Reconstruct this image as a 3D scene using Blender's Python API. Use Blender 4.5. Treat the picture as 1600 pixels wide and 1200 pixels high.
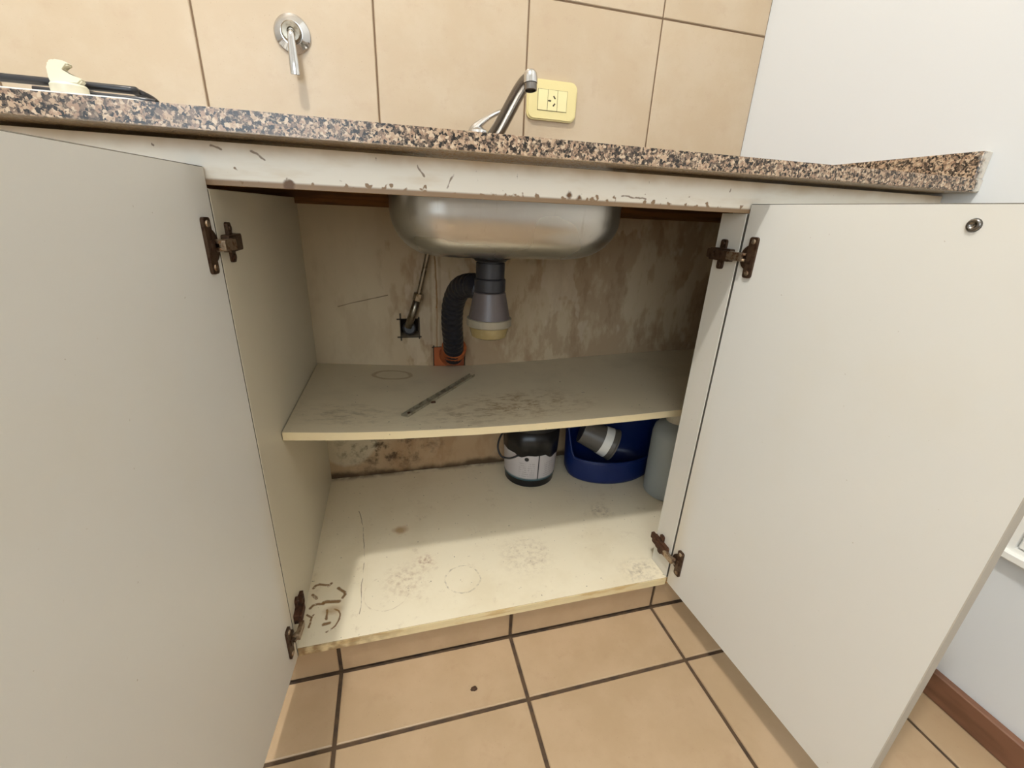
import bpy, bmesh, math, random
from mathutils import Vector, Matrix
random.seed(7)
S = bpy.context.scene
COL = S.collection
for o in list(bpy.data.objects):
    bpy.data.objects.remove(o)

# ------------------------------------------------------------------ camera
cam_d = bpy.data.cameras.new('camera')
cam = bpy.data.objects.new('camera', cam_d); COL.objects.link(cam)
RM = ((0.96539201, 0.25479158, 0.05567329), (-0.2572734, 0.89537352, 0.36347857), (0.04276289, -0.36522256, 0.92993753))
m = Matrix.Identity(4)
for r in range(3):
    m[r][0] = RM[r][0]; m[r][1] = RM[r][2]; m[r][2] = -RM[r][1]
m.translation = (0.19506, -0.61528, 0.81888)
cam.matrix_world = m
cam_d.sensor_fit = 'HORIZONTAL'; cam_d.sensor_width = 36.0
cam_d.lens = 36.0 * 681.0 / 1600.0
cam_d.clip_start = 0.01
S.camera = cam

# ------------------------------------------------------------------ light
S.view_settings.view_transform = 'Standard'
S.view_settings.look = 'None'
S.view_settings.gamma = 1.0
S.view_settings.use_curve_mapping = False
S.view_settings.exposure = 0.0

world = bpy.data.worlds.new('daylight'); S.world = world
world.use_nodes = True
bg = world.node_tree.nodes['Background']
bg.inputs[0].default_value = (0.75, 0.87, 1.0, 1); bg.inputs[1].default_value = 1.0

LAMP = (-0.27, -0.74, 3.00)
ld = bpy.data.lights.new('ceiling_bulb', 'POINT')
ld.energy = 120; ld.color = (1.0, 0.985, 0.945); ld.shadow_soft_size = 0.03
lo = bpy.data.objects.new('ceiling_bulb', ld); COL.objects.link(lo); lo.location = LAMP

wd = bpy.data.lights.new('cool_front_fill', 'AREA')  # area light added in an unseen window opening for cool front fill
wd.shape = 'RECTANGLE'; wd.size = 1.3; wd.size_y = 1.2; wd.energy = 26; wd.color = (0.78, 0.90, 1.0)
wo = bpy.data.objects.new('cool_front_fill', wd); COL.objects.link(wo)
wo.location = (-0.55, -2.44, 1.50)
wo.rotation_euler = (math.radians(90), 0, 0)

# ------------------------------------------------------------------ helpers
def setp(o, label=None, cat=None, group=None, kind=None):
    if label: o['label'] = label
    if cat: o['category'] = cat
    if group: o['group'] = group
    if kind: o['kind'] = kind
    return o

def empty(name, loc=(0, 0, 0)):
    o = bpy.data.objects.new(name, None); COL.objects.link(o); o.location = loc
    o.empty_display_size = 0.02
    return o

def obj(name, bm, mat, parent=None, smooth=False, world_co=True):
    """link a bmesh; if the parent is a translated Empty, keep world coordinates"""
    me = bpy.data.meshes.new(name)
    bmesh.ops.recalc_face_normals(bm, faces=bm.faces[:])
    bm.to_mesh(me); bm.free()
    mats = mat if isinstance(mat, (list, tuple)) else [mat]
    for k in mats: me.materials.append(k)
    if smooth:
        for p in me.polygons: p.use_smooth = True
    o = bpy.data.objects.new(name, me); COL.objects.link(o)
    if parent is not None:
        o.parent = parent
        if world_co:
            off = Vector((0, 0, 0)); q = parent
            while q is not None:
                off += q.location; q = q.parent
            o.location = -off
    return o

def auto_smooth(o, ang=35):
    for p in o.data.polygons: p.use_smooth = True
    try:
        o.data.set_sharp_from_angle(angle=math.radians(ang))
    except Exception:
        pass
    return o

def box(bm, x0, x1, y0, y1, z0, z1, bev=0.0, seg=1):
    r = bmesh.ops.create_cube(bm, size=1)
    vs = r['verts']
    for v in vs:
        v.co = Vector(((x0 + x1) / 2 + v.co.x * (x1 - x0), (y0 + y1) / 2 + v.co.y * (y1 - y0), (z0 + z1) / 2 + v.co.z * (z1 - z0)))
    if bev > 0:
        es = list({e for v in vs for e in v.link_edges})
        bmesh.ops.bevel(bm, geom=es, offset=bev, segments=seg, affect='EDGES', profile=0.5)
    return bm

def B(*a, **k):
    return box(bmesh.new(), *a, **k)

def lathe(bm, prof, c=(0, 0, 0), axis=(0, 0, 1), n=32, caps=True, sx=1.0, sy=1.0):
    ax = Vector(axis).normalized()
    t = Vector((1, 0, 0)) if abs(ax.x) < 0.9 else Vector((0, 1, 0))
    u = (t - ax * t.dot(ax)).normalized(); w = ax.cross(u)
    c = Vector(c); rings = []
    for r, h in prof:
        rings.append([bm.verts.new(c + ax * h + u * (r * sx * math.cos(2 * math.pi * i / n)) + w * (r * sy * math.sin(2 * math.pi * i / n))) for i in range(n)])
    for a, b in zip(rings, rings[1:]):
        for i in range(n):
            bm.faces.new((a[i], a[(i + 1) % n], b[(i + 1) % n], b[i]))
    if caps:
        if prof[0][0] > 1e-5: bm.faces.new(list(reversed(rings[0])))
        if prof[-1][0] > 1e-5: bm.faces.new(rings[-1])
    return bm

def catmull(pts, per=8):
    P = [Vector(p) for p in pts]
    P = [P[0] * 2 - P[1]] + P + [P[-1] * 2 - P[-2]]
    out = []
    for i in range(1, len(P) - 2):
        for k in range(per):
            t = k / per
            a, b, c, d = P[i - 1], P[i], P[i + 1], P[i + 2]
            out.append(0.5 * ((2 * b) + (-a + c) * t + (2 * a - 5 * b + 4 * c - d) * t * t + (-a + 3 * b - 3 * c + d) * t ** 3))
    out.append(P[-2])
    return out

def tube(bm, pts, rad, n=12, caps=True, flat=1.0, up=(0, 0, 1)):
    """sweep; rad a number or a list; flat scales the second axis"""
    P = [Vector(p) for p in pts]
    rings = []
    u = None
    for i, p in enumerate(P):
        t = (P[min(i + 1, len(P) - 1)] - P[max(i - 1, 0)]).normalized()
        if u is None:
            up_ = Vector(up)
            if abs(up_.dot(t)) > 0.95: up_ = Vector((1, 0, 0))
            u = (up_ - t * up_.dot(t)).normalized()
        else:
            u = (u - t * u.dot(t)).normalized()
        w = t.cross(u)
        r = rad[i] if isinstance(rad, (list, tuple)) else rad
        rings.append([bm.verts.new(p + u * (r * flat * math.cos(2 * math.pi * k / n)) + w * (r * math.sin(2 * math.pi * k / n))) for k in range(n)])
    for a, b in zip(rings, rings[1:]):
        for k in range(n):
            bm.faces.new((a[k], a[(k + 1) % n], b[(k + 1) % n], b[k]))
    if caps:
        bm.faces.new(list(reversed(rings[0]))); bm.faces.new(rings[-1])
    return bm

def prism(bm, poly, o, ux, uy, un, t):
    """extrude a 2-D polygon by t along un"""
    o, ux, uy, un = map(Vector, (o, ux, uy, un))
    a = [bm.verts.new(o + ux * p[0] + uy * p[1]) for p in poly]
    b = [bm.verts.new(o + ux * p[0] + uy * p[1] + un * t) for p in poly]
    bm.faces.new(a); bm.faces.new(list(reversed(b)))
    n = len(poly)
    for i in range(n):
        bm.faces.new((a[i], a[(i + 1) % n], b[(i + 1) % n], b[i]))
    return bm

def rrect(w, h, r, n=5, cx=0, cy=0):
    pts = []
    for (sx, sy, a0) in ((1, 1, 0), (-1, 1, 90), (-1, -1, 180), (1, -1, 270)):
        for k in range(n + 1):
            a = math.radians(a0 + 90 * k / n)
            pts.append((cx + sx * (w / 2 - r) + r * math.cos(a), cy + sy * (h / 2 - r) + r * math.sin(a)))
    return pts

def slab_with_holes(bm, us, vs, holes, f, t0, t1):
    """us, vs grid lines; holes = set of (i, j) cells left open; f(u, v, t) -> point"""
    vv = {}
    def V(i, j, k):
        key = (i, j, k)
        if key not in vv: vv[key] = bm.verts.new(f(us[i], vs[j], (t0, t1)[k]))
        return vv[key]
    solid = lambda i, j: 0 <= i < len(us) - 1 and 0 <= j < len(vs) - 1 and (i, j) not in holes
    for i in range(len(us) - 1):
        for j in range(len(vs) - 1):
            if not solid(i, j): continue
            for k in (0, 1):
                bm.faces.new((V(i, j, k), V(i + 1, j, k), V(i + 1, j + 1, k), V(i, j + 1, k)))
            for (di, dj, a, b) in ((-1, 0, (i, j), (i, j + 1)), (1, 0, (i + 1, j), (i + 1, j + 1)), (0, -1, (i, j), (i + 1, j)), (0, 1, (i, j + 1), (i + 1, j + 1))):
                if not solid(i + di, j + dj):
                    bm.faces.new((V(*a, 0), V(*b, 0), V(*b, 1), V(*a, 1)))
    return bm

# ------------------------------------------------------------------ materials
def L(c):  # sRGB 0-255 -> linear
    return tuple(((x / 255) / 12.92 if x / 255 <= 0.04045 else ((x / 255 + 0.055) / 1.055) ** 2.4) for x in c) + (1,)

class Mat:
    """tiny node-graph writer"""
    def __init__(s, name, base, rough=0.5, metal=0.0, spec=0.5):
        s.m = bpy.data.materials.new(name); s.m.use_nodes = True
        s.nt = s.m.node_tree; s.b = s.nt.nodes['Principled BSDF']
        s.b.inputs['Base Color'].default_value = base
        s.b.inputs['Roughness'].default_value = rough
        s.b.inputs['Metallic'].default_value = metal
        s.b.inputs['Specular IOR Level'].default_value = spec
        s.col = None; s.base = base
        s.tc = s.nt.nodes.new('ShaderNodeTexCoord')
        s.P = s.tc.outputs['Object']
    def lk(s, a, b):
        if hasattr(a, 'links') or hasattr(a, 'is_output'):
            s.nt.links.new(a, b)
        else:
            b.default_value = a
    def math(s, op, a, b=0.0, c=0.0, clamp=False):
        n = s.nt.nodes.new('ShaderNodeMath'); n.operation = op; n.use_clamp = clamp
        s.lk(a, n.inputs[0]); s.lk(b, n.inputs[1]); s.lk(c, n.inputs[2])
        return n.outputs[0]
    def vmath(s, op, a, b=(0, 0, 0), sc=1.0):
        n = s.nt.nodes.new('ShaderNodeVectorMath'); n.operation = op
        s.lk(a, n.inputs[0]); s.lk(b, n.inputs[1])
        if op == 'SCALE': s.lk(sc, n.inputs['Scale'])
        return n.outputs['Value'] if op in ('DOT_PRODUCT', 'LENGTH', 'DISTANCE') else n.outputs['Vector']
    def noise(s, scale, detail=4, rough=0.5, stretch=(1, 1, 1), off=(0, 0, 0), color=False):
        v = s.vmath('MULTIPLY', s.vmath('ADD', s.P, off), stretch)
        n = s.nt.nodes.new('ShaderNodeTexNoise')
        n.inputs['Scale'].default_value = scale; n.inputs['Detail'].default_value = detail; n.inputs['Roughness'].default_value = rough
        s.nt.links.new(v, n.inputs['Vector'])
        return n.outputs['Color'] if color else n.outputs['Fac']
    def ss(s, x, a, b):  # smoothstep from a to b (b may be < a)
        n = s.nt.nodes.new('ShaderNodeMapRange'); n.interpolation_type = 'SMOOTHSTEP'
        inv = a > b
        n.inputs['From Min'].default_value = min(a, b); n.inputs['From Max'].default_value = max(a, b)
        n.inputs['To Min'].default_value = 1.0 if inv else 0.0; n.inputs['To Max'].default_value = 0.0 if inv else 1.0
        s.lk(x, n.inputs['Value'])
        return n.outputs[0]
    def mul(s, *a):
        r = a[0]
        for b in a[1:]: r = s.math('MULTIPLY', r, b)
        return r
    def mx(s, *a):
        r = a[0]
        for b in a[1:]: r = s.math('MAXIMUM', r, b)
        return r
    def wob(s, amt, scale):
        c = s.noise(scale, 3, color=True)
        return s.vmath('ADD', s.P, s.vmath('SCALE', s.vmath('SUBTRACT', c, (0.5, 0.5, 0.5)), sc=amt))
    def dist(s, p, c, sc=(1, 1, 1)):
        return s.vmath('LENGTH', s.vmath('MULTIPLY', s.vmath('SUBTRACT', p, c), sc))
    def blob(s, p, c, r, soft, sc=(1, 1, 1)):
        return s.ss(s.dist(p, c, sc), r + soft, max(r - soft, 0))
    def ring(s, p, c, r, w, sc=(1, 1, 1)):
        d = s.dist(p, c, sc)
        return s.ss(s.math('ABSOLUTE', s.math('SUBTRACT', d, r)), w, w * 0.3)
    def seg(s, p, a, b, w):
        a = Vector(a); b = Vector(b); d = b - a
        pa = s.vmath('SUBTRACT', p, tuple(a))
        h = s.math('MULTIPLY', s.vmath('DOT_PRODUCT', pa, tuple(d)), 1 / d.length_squared, clamp=True)
        q = s.vmath('SUBTRACT', pa, s.vmath('SCALE', tuple(d), sc=h))
        return s.ss(s.vmath('LENGTH', q), w, w * 0.4)
    def mix(s, fac, color):
        n = s.nt.nodes.new('ShaderNodeMix'); n.data_type = 'RGBA'
        s.lk(fac, n.inputs[0])
        s.lk(s.col if s.col is not None else s.base, n.inputs[6])
        s.lk(color, n.inputs[7])
        s.col = n.outputs[2]
        s.nt.links.new(s.col, s.b.inputs['Base Color'])
        return s
    def bump(s, h, strength=0.2, distance=0.002):
        n = s.nt.nodes.new('ShaderNodeBump'); n.inputs['Strength'].default_value = strength; n.inputs['Distance'].default_value = distance
        s.nt.links.new(h, n.inputs['Height']); s.nt.links.new(n.outputs[0], s.b.inputs['Normal'])
        return s
    def rough(s, v):
        s.lk(v, s.b.inputs['Roughness']); return s
    def objrand(s):
        return s.nt.nodes.new('ShaderNodeObjectInfo').outputs['Random']

def sep(M, p):
    n = M.nt.nodes.new('ShaderNodeSeparateXYZ'); M.nt.links.new(p, n.inputs[0]); return n.outputs

def tile_mat(name, c1, c2, c3, rough):
    M = Mat(name, L(c1), rough)
    r = M.objrand()
    off = M.vmath('SCALE', (7.3, 3.1, 5.7), sc=r)
    M.P = M.vmath('ADD', M.P, off)
    M.mix(M.ss(M.noise(9, 5, 0.6), 0.38, 0.68), L(c2))
    M.mix(M.mul(M.ss(M.noise(26, 4, 0.6, off=(3, 1, 2)), 0.55, 0.75), 0.5), L(c3))
    M.mix(M.mul(M.ss(M.noise(420, 2, 0.5), 0.68, 0.78), 0.35), L((120, 90, 65)))
    M.bump(M.noise(60, 4, 0.6), 0.06, 0.002)
    return M.m

m_wtile = tile_mat('beige_wall_tile', (186, 166, 139), (192, 174, 149), (180, 157, 132), 0.38)
m_ftile = tile_mat('beige_floor_tile', (172, 146, 114), (179, 153, 122), (165, 137, 107), 0.42)
M = Mat('dark_grout', L((84, 64, 44)), 0.9); M.mix(M.ss(M.noise(40), 0.4, 0.7), L((60, 46, 34))); m_grout = M.m
M = Mat('wall_grout', L((112, 90, 68)), 0.9); m_wgrout = M.m
M = Mat('white_plaster', L((219, 221, 222)), 0.75); M.bump(M.noise(90, 4), 0.05, 0.001); m_plaster = M.m
M = Mat('ceiling_paint', L((238, 237, 233)), 0.8); m_ceil = M.m
M = Mat('tan_painted_wall', L((186, 184, 180)), 0.8); m_tan = M.m

# melamine with faint yellowing, for the doors
def melamine(name, c, yel=0.25, seed=0.0):
    M = Mat(name, L(c), 0.42)
    M.mix(M.mul(M.ss(M.noise(4, 4, 0.6, off=(seed, 0, 0)), 0.5, 0.75), yel), L((214, 203, 176)))
    M.mix(M.mul(M.ss(M.noise(150, 2, off=(seed, 3, 0)), 0.74, 0.79), 0.5), L((150, 130, 100)))
    return M
M = melamine('white_melamine_door', (221, 219, 212), 0.15)
zc = sep(M, M.P)
edge = M.ss(M.math('ADD', zc[0], M.math('MULTIPLY', M.noise(14), 0.03)), 0.06, 0.0)
M.mix(M.mul(edge, M.ss(zc[2], 0.6, 0.2), 0.5), L((205, 184, 140)))
m_door = M.m
m_panel = melamine('white_melamine_panel', (209, 201, 180), 0.4, 2.0).m
M = Mat('dark_edge_band', L((84, 79, 68)), 0.6); m_edge = M.m
M = Mat('grey_edge_band', L((170, 162, 148)), 0.6); m_edge2 = M.m
M = Mat('raw_chipboard_edge', L((176, 140, 88)), 0.8)
M.mix(M.ss(M.noise(180, 3), 0.45, 0.7), L((120, 86, 48))); m_chip = M.m

# front rail: chipped paint
M = Mat('chipped_white_rail', L((236, 229, 214)), 0.5)
zz = sep(M, M.P)
M.mix(M.mul(M.ss(M.noise(7, 4, 0.6, stretch=(1, 1, 4)), 0.5, 0.72), 0.45), L((206, 184, 146)))
M.mix(M.mul(M.ss(M.math('ADD', zz[2], M.math('MULTIPLY', M.noise(22), 0.02)), 0.872, 0.893), 0.7), L((176, 146, 100)))
M.mix(M.mul(M.ss(M.noise(95, 3, 0.5, stretch=(1, 1, 0.6)), 0.70, 0.745), 0.85), L((96, 70, 44)))
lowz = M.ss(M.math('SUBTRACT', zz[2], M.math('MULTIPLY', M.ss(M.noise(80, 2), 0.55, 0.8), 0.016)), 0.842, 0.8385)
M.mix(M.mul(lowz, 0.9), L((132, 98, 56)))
for (cx, cz, r) in ((0.085, 0.8375, 0.006), (0.44, 0.845, 0.004), (0.455, 0.842, 0.003)):
    M.mix(M.blob(M.wob(0.008, 130), (cx, 0, cz), r, 0.002), L((104, 74, 44)))
for a, b in (((0.05, 0, 0.872), (0.062, 0, 0.864)), ((0.235, 0, 0.868), (0.243, 0, 0.857)), ((0.28, 0, 0.862), (0.272, 0, 0.845)), ((0.52, 0, 0.848), (0.56, 0, 0.846)), ((0.01, 0, 0.873), (0.02, 0, 0.872))):
    M.mix(M.mul(M.seg(M.wob(0.006, 90), a, b, 0.0016), 0.8), L((110, 82, 52)))
m_rail = M.m

# cabinet bottom: stained white board
ZB = 0.0894
M = Mat('stained_white_board', L((238, 226, 199)), 0.45)
p1 = M.wob(0.012, 40); p2 = M.wob(0.03, 25)
M.mix(M.mul(M.ss(M.noise(5, 5, 0.65), 0.48, 0.75), 0.3), L((206, 188, 150)))
M.mix(M.mul(M.ss(M.noise(38, 5, 0.7), 0.58, 0.75), 0.25), L((150, 118, 78)))
brk = M.ss(M.noise(70, 3, 0.6), 0.36, 0.56); brk2 = M.ss(M.noise(80, 5, 0.7, off=(4, 2, 0)), 0.40, 0.70)
DK = L((84, 56, 24))
MARKS = [
    (((0.0077, 0.1333), (0.0111, 0.1394), (0.018, 0.1414), (0.0344, 0.1358)), 0.003) ,
    (((0.0362, 0.1328), (0.0413, 0.1386)), 0.0028) ,
    (((0.0557, 0.1235), (0.0621, 0.1163), (0.0691, 0.1099), (0.0703, 0.103), (0.0667, 0.0963)), 0.003) ,
    (((0.0088, 0.1158), (0.017, 0.1056)), 0.0032) ,
    (((0.0087, 0.0832), (0.0125, 0.0889), (0.0204, 0.0907), (0.0322, 0.0885)), 0.003) ,
    (((0.0324, 0.0926), (0.0449, 0.0916), (0.0604, 0.0885)), 0.004) ,
    (((0.0537, 0.0721), (0.0618, 0.0659), (0.0653, 0.0574), (0.065, 0.0456), (0.059, 0.0322), (0.052, 0.0255), (0.0446, 0.0227)), 0.0016) ,
    (((0.0054, 0.0693), (0.0139, 0.0606), (0.0134, 0.0508), (0.0124, 0.0396)), 0.002) ,
    (((0.0138, 0.0614), (0.017, 0.0666)), 0.0018) ,
    (((0.0402, 0.0726), (0.0412, 0.0611), (0.0413, 0.051)), 0.0022) ,
    (((0.038, 0.0405), (0.0477, 0.0413)), 0.0034) ,
]
pm = M.wob(0.0035, 90)
for pl, w in MARKS:
    seg_m = None
    for a, b in zip(pl, pl[1:]):
        g = M.seg(pm, (a[0], a[1], ZB), (b[0], b[1], ZB), w * 1.35)
        seg_m = g if seg_m is None else M.mx(seg_m, g)
    M.mix(M.mul(seg_m, M.ss(M.noise(110, 3, 0.6), 0.28, 0.46), 0.9), L((124, 82, 24)))
M.mix(M.mul(M.blob(pm, (0.050, 0.070, ZB), 0.009, 0.006, (0.6, 1, 0)), 0.5), L((176, 134, 72)))
# other rings and scuffs
for c, r, w, k in (((0.307, 0.092, ZB), 0.037, 0.0022, 0.55), ((0.15, 0.09, ZB), 0.045, 0.002, 0.3), ((0.47, 0.14, ZB), 0.04, 0.002, 0.22)):
    M.mix(M.mul(M.ring(p1, c, r, w, (1, 1, 0)), brk if k > 0.6 else brk2, k), DK if k > 0.4 else L((140, 104, 66)))
for a, b in (((0.083, 0.37, ZB), (0.097, 0.30, ZB)), ((0.097, 0.30, ZB), (0.104, 0.18, ZB)), ((0.104, 0.18, ZB), (0.100, 0.05, ZB))):
    M.mix(M.mul(M.seg(M.wob(0.01, 20), a, b, 0.0012), 0.7), L((110, 84, 56)))
M.mix(M.mul(M.blob(p2, (0.182, 0.275, ZB), 0.014, 0.009, (1, 1, 0)), 0.75), L((178, 138, 84)))
M.mix(M.mul(M.blob(p2, (0.235, 0.16, ZB), 0.02, 0.014, (1, 1, 0)), brk2, 0.8), L((150, 96, 52)))
M.mix(M.mul(M.blob(p2, (0.19, 0.11, ZB), 0.04, 0.03, (1, 1, 0)), brk2, 0.45), L((160, 124, 84)))
M.mix(M.mul(M.blob(p2, (0.46, 0.13, ZB), 0.05, 0.03, (1, 1, 0)), brk2, 0.35), L((150, 124, 96)))
M.mix(M.mul(M.blob(p2, (0.70, 0.03, ZB), 0.03, 0.02, (0.7, 1, 0)), brk2, 0.5), L((120, 100, 74)))
M.mix(M.mul(M.blob(p2, (0.70, 0.24, ZB), 0.025, 0.02, (1, 1, 0)), brk2, 0.5), L((130, 104, 80)))
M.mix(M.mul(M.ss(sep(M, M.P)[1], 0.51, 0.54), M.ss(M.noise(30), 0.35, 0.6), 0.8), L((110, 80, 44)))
M.mix(M.mul(M.ss(M.noise(160, 2), 0.735, 0.77), 0.8), L((90, 70, 50)))
m_bottom = M.m

# shelf
M = Mat('stained_grey_shelf', L((214, 201, 172)), 0.45)
p1 = M.wob(0.012, 40); p2 = M.wob(0.04, 18)
M.mix(M.mul(M.ss(M.noise(6, 5, 0.65), 0.48, 0.75), 0.3), L((170, 158, 132)))
brk = M.ss(M.noise(55, 6, 0.75, stretch=(0.6, 1.2, 1)), 0.44, 0.66)
M.mix(M.mul(M.ring(p1, (0.185, 0.45, 0.43), 0.036, 0.007, (0.8, 1.1, 0)), 0.55), L((150, 116, 66)))
M.mix(M.mul(M.blob(p2, (0.46, 0.23, 0.43), 0.06, 0.05, (0.5, 1, 0)), brk, 0.9), L((136, 100, 38)))
M.mix(M.mul(M.blob(p2, (0.32, 0.18, 0.43), 0.05, 0.04, (0.6, 1, 0)), brk, 0.5), L((128, 104, 70)))
M.mix(M.mul(M.blob(p2, (0.10, 0.20, 0.43), 0.05, 0.04, (0.6, 1, 0)), brk, 0.5), L((128, 112, 84)))
M.mix(M.mul(M.ss(M.noise(140, 2), 0.73, 0.77), 0.9), L((70, 54, 36)))
m_shelf = M.m
M = Mat('cream_shelf_edge', L((232, 214, 172)), 0.5)
M.mix(M.mul(M.ss(M.noise(160, 2), 0.72, 0.77), 0.8), L((110, 84, 50))); m_sedge = M.m

# plaster inside the cabinet: damp stains
M = Mat('damp_stained_plaster', L((204, 187, 156)), 0.8)
Pz = sep(M, M.P)
right = M.ss(M.math('ADD', Pz[0], M.math('MULTIPLY', M.noise(6), 0.12)), 0.18, 0.28)
n1 = M.noise(7, 5, 0.6, stretch=(1.3, 1, 0.6)); n2 = M.noise(13, 5, 0.6, stretch=(1.3, 1, 0.5), off=(2, 0, 5))
M.mix(M.mul(right, 0.45), L((176, 150, 116)))
M.mix(M.mul(M.ss(n1, 0.46, 0.56), M.mx(right, 0.35), 0.45), L((146, 112, 78)))
M.mix(M.mul(M.ss(n2, 0.51, 0.60), M.mx(right, 0.12), 0.4), L((140, 108, 76)))
M.mix(M.mul(M.ss(M.noise(9, 4, 0.6, stretch=(1, 1, 0.5), off=(7, 0, 1)), 0.56, 0.60), right, 0.5), L((206, 188, 160)))
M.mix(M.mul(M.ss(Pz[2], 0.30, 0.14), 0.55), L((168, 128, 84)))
# paler rounded patch and black mould low on the left
M.mix(M.mul(M.blob(M.wob(0.05, 9), (0.05, 0.535, 0.24), 0.09, 0.006, (1, 0, 0.8)), 0.75), L((206, 194, 164)))
mold = M.ss(M.noise(26, 6, 0.7), 0.47, 0.66)
M.mix(M.mul(M.blob(M.P, (0.16, 0.535, 0.17), 0.06, 0.06, (0.5, 0, 1)), mold, 0.95), L((62, 44, 24)))
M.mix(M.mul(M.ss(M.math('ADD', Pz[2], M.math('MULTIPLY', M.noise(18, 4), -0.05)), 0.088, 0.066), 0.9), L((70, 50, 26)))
# brown run-down line, pencil scratch, pen marks around the cut-outs
for a, b, w, k, c in (((0.304, 0.535, 0.73), (0.308, 0.535, 0.58), 0.003, 0.8, (136, 92, 40)), ((0.308, 0.535, 0.58), (0.306, 0.535, 0.47), 0.0035, 0.6, (150, 104, 52))):
    M.mix(M.mul(M.seg(M.wob(0.008, 30), a, b, w), k), L(c))
M.mix(M.mul(M.ring(M.P, (0.304, 0.535, 0.56), 0.012, 0.005, (1, 0, 0)), M.ss(Pz[2], 0.73, 0.7), M.ss(Pz[2], 0.40, 0.45), 0.25), L((120, 80, 40)))
M.mix(M.mul(M.seg(M.wob(0.006, 14), (0.065, 0.535, 0.585), (0.185, 0.535, 0.612), 0.0016), 0.75), L((80, 62, 44)))
HX0, HX1, HZ0, HZ1 = 0.213, 0.260, 0.501, 0.549
EX0, EX1, EZ0, EZ1 = 0.297, 0.381, 0.405, 0.470
BLK = L((24, 18, 12))
for a, b in (((HX0, 0.535, HZ0 - .008), (HX0, 0.535, HZ1 + .014)), ((HX0 - .008, 0.535, HZ0), (HX1 + .004, 0.535, HZ0)), ((HX1, 0.535, HZ0 - .004), (HX1, 0.535, HZ1 + .004)), ((HX0 - .008, 0.535, HZ1), (HX1, 0.535, HZ1)),
             ((EX0, 0.535, EZ0), (EX0, 0.535, EZ1 + .004)), ((EX1, 0.535, EZ0), (EX1, 0.535, EZ1 + .006)), ((EX0 - .003, 0.535, EZ1), (EX1, 0.535, EZ1))):
    M.mix(M.mul(M.seg(M.P, a, b, 0.003), 0.9), BLK)
m_damp = M.m

# granite
M = Mat('speckled_granite', L((196, 166, 136)), 0.25)
v = M.wob(0.007, 260)
vo = M.nt.nodes.new('ShaderNodeTexVoronoi'); vo.inputs['Scale'].default_value = 330; M.nt.links.new(v, vo.inputs['Vector'])
cr = M.nt.nodes.new('ShaderNodeValToRGB'); cr.color_ramp.interpolation = 'CONSTANT'
sx = M.nt.nodes.new('ShaderNodeSeparateColor'); M.nt.links.new(vo.outputs['Color'], sx.inputs[0])
M.nt.links.new(sx.outputs[0], cr.inputs[0])
els = cr.color_ramp.elements
cols = [(0.0, (32, 28, 25)), (0.18, (86, 72, 60)), (0.32, (176, 150, 124)), (0.52, (152, 124, 102)), (0.66, (194, 172, 146)), (0.78, (120, 100, 84)), (0.90, (54, 45, 38))]
els[0].position = 0; els[0].color = L(cols[0][1]); els[1].position = cols[1][0]; els[1].color = L(cols[1][1])
for p_, c_ in cols[2:]:
    e = els.new(p_); e.color = L(c_)
M.mix(1.0, cr.outputs[0])
M.mix(M.mul(M.ss(M.noise(170, 3, 0.6), 0.56, 0.64), 0.8), L((44, 37, 33)))
M.mix(M.mul(M.ss(M.noise(330, 3, 0.6, off=(1, 2, 3)), 0.56, 0.66), 0.5), L((188, 166, 140)))
gx = sep(M, M.P)
pn = M.math('ADD', gx[0], M.math('MULTIPLY', M.noise(30, 4, 0.6), 0.06))
fr = M.ss(gx[1], -0.02, -0.045)
M.mix(M.mul(M.ss(pn, 1.158, 1.17), fr, 0.9), L((214, 208, 196)))
M.mix(M.mul(M.ss(gx[2], 0.885, 0.8825), 0.85), L((150, 128, 98)))
m_granite = M.m

def simple(name, c, rough=0.5, metal=0.0, spot=None):
    M = Mat(name, L(c), rough, metal)
    if spot:
        M.mix(M.ss(M.noise(spot[1], 4, 0.6), 0.45, 0.65), L(spot[0]))
    return M.m

m_steel = Mat('brushed_stainless', L((196, 194, 190)), 0.34, 1.0)
m_steel.mix(m_steel.mul(m_steel.ss(m_steel.noise(5, 3, 0.5), 0.4, 0.7), 0.35), L((172, 162, 140)))
m_steel.mix(m_steel.mul(m_steel.ss(m_steel.noise(50, 4, 0.6, stretch=(2, 2, 0.25)), 0.58, 0.8), 0.3), L((130, 118, 98)))
m_steel.rough(m_steel.math('ADD', 0.22, m_steel.math('MULTIPLY', m_steel.noise(6, 2), 0.12)))
m_steel = m_steel.m
m_chrome = simple('chrome', (205, 205, 205), 0.12, 1.0)
m_dull = simple('dull_chrome', (150, 142, 128), 0.3, 1.0, ((110, 98, 80), 60))
m_spout = simple('grey_chrome_spout', (128, 124, 120), 0.22, 1.0)
m_hinge = simple('rusted_brown_hinge', (84, 64, 48), 0.45, 0.6, ((60, 36, 20), 120))
m_rust = simple('rusty_hinge_plate', (78, 46, 24), 0.75, 0.2, ((48, 26, 12), 110))
m_arm = simple('worn_nickel_hinge_arm', (176, 158, 136), 0.35, 0.9, ((120, 88, 64), 140))
m_black = simple('black_rubber', (22, 21, 24), 0.45)
m_ribbed = simple('black_corrugated_plastic', (24, 25, 34), 0.4)
m_dgrey = simple('dark_grey_plastic', (40, 39, 43), 0.4)
m_grey = simple('grey_plastic_trap', (88, 79, 77), 0.4)
m_ring = simple('pale_grey_ring', (140, 131, 112), 0.5)
M = Mat('yellowed_clear_cup', L((158, 138, 92)), 0.25); M.b.inputs['Transmission Weight'].default_value = 0.25
M.mix(M.ss(M.noise(30, 4), 0.45, 0.7), L((176, 158, 112))); m_cup = M.m
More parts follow.
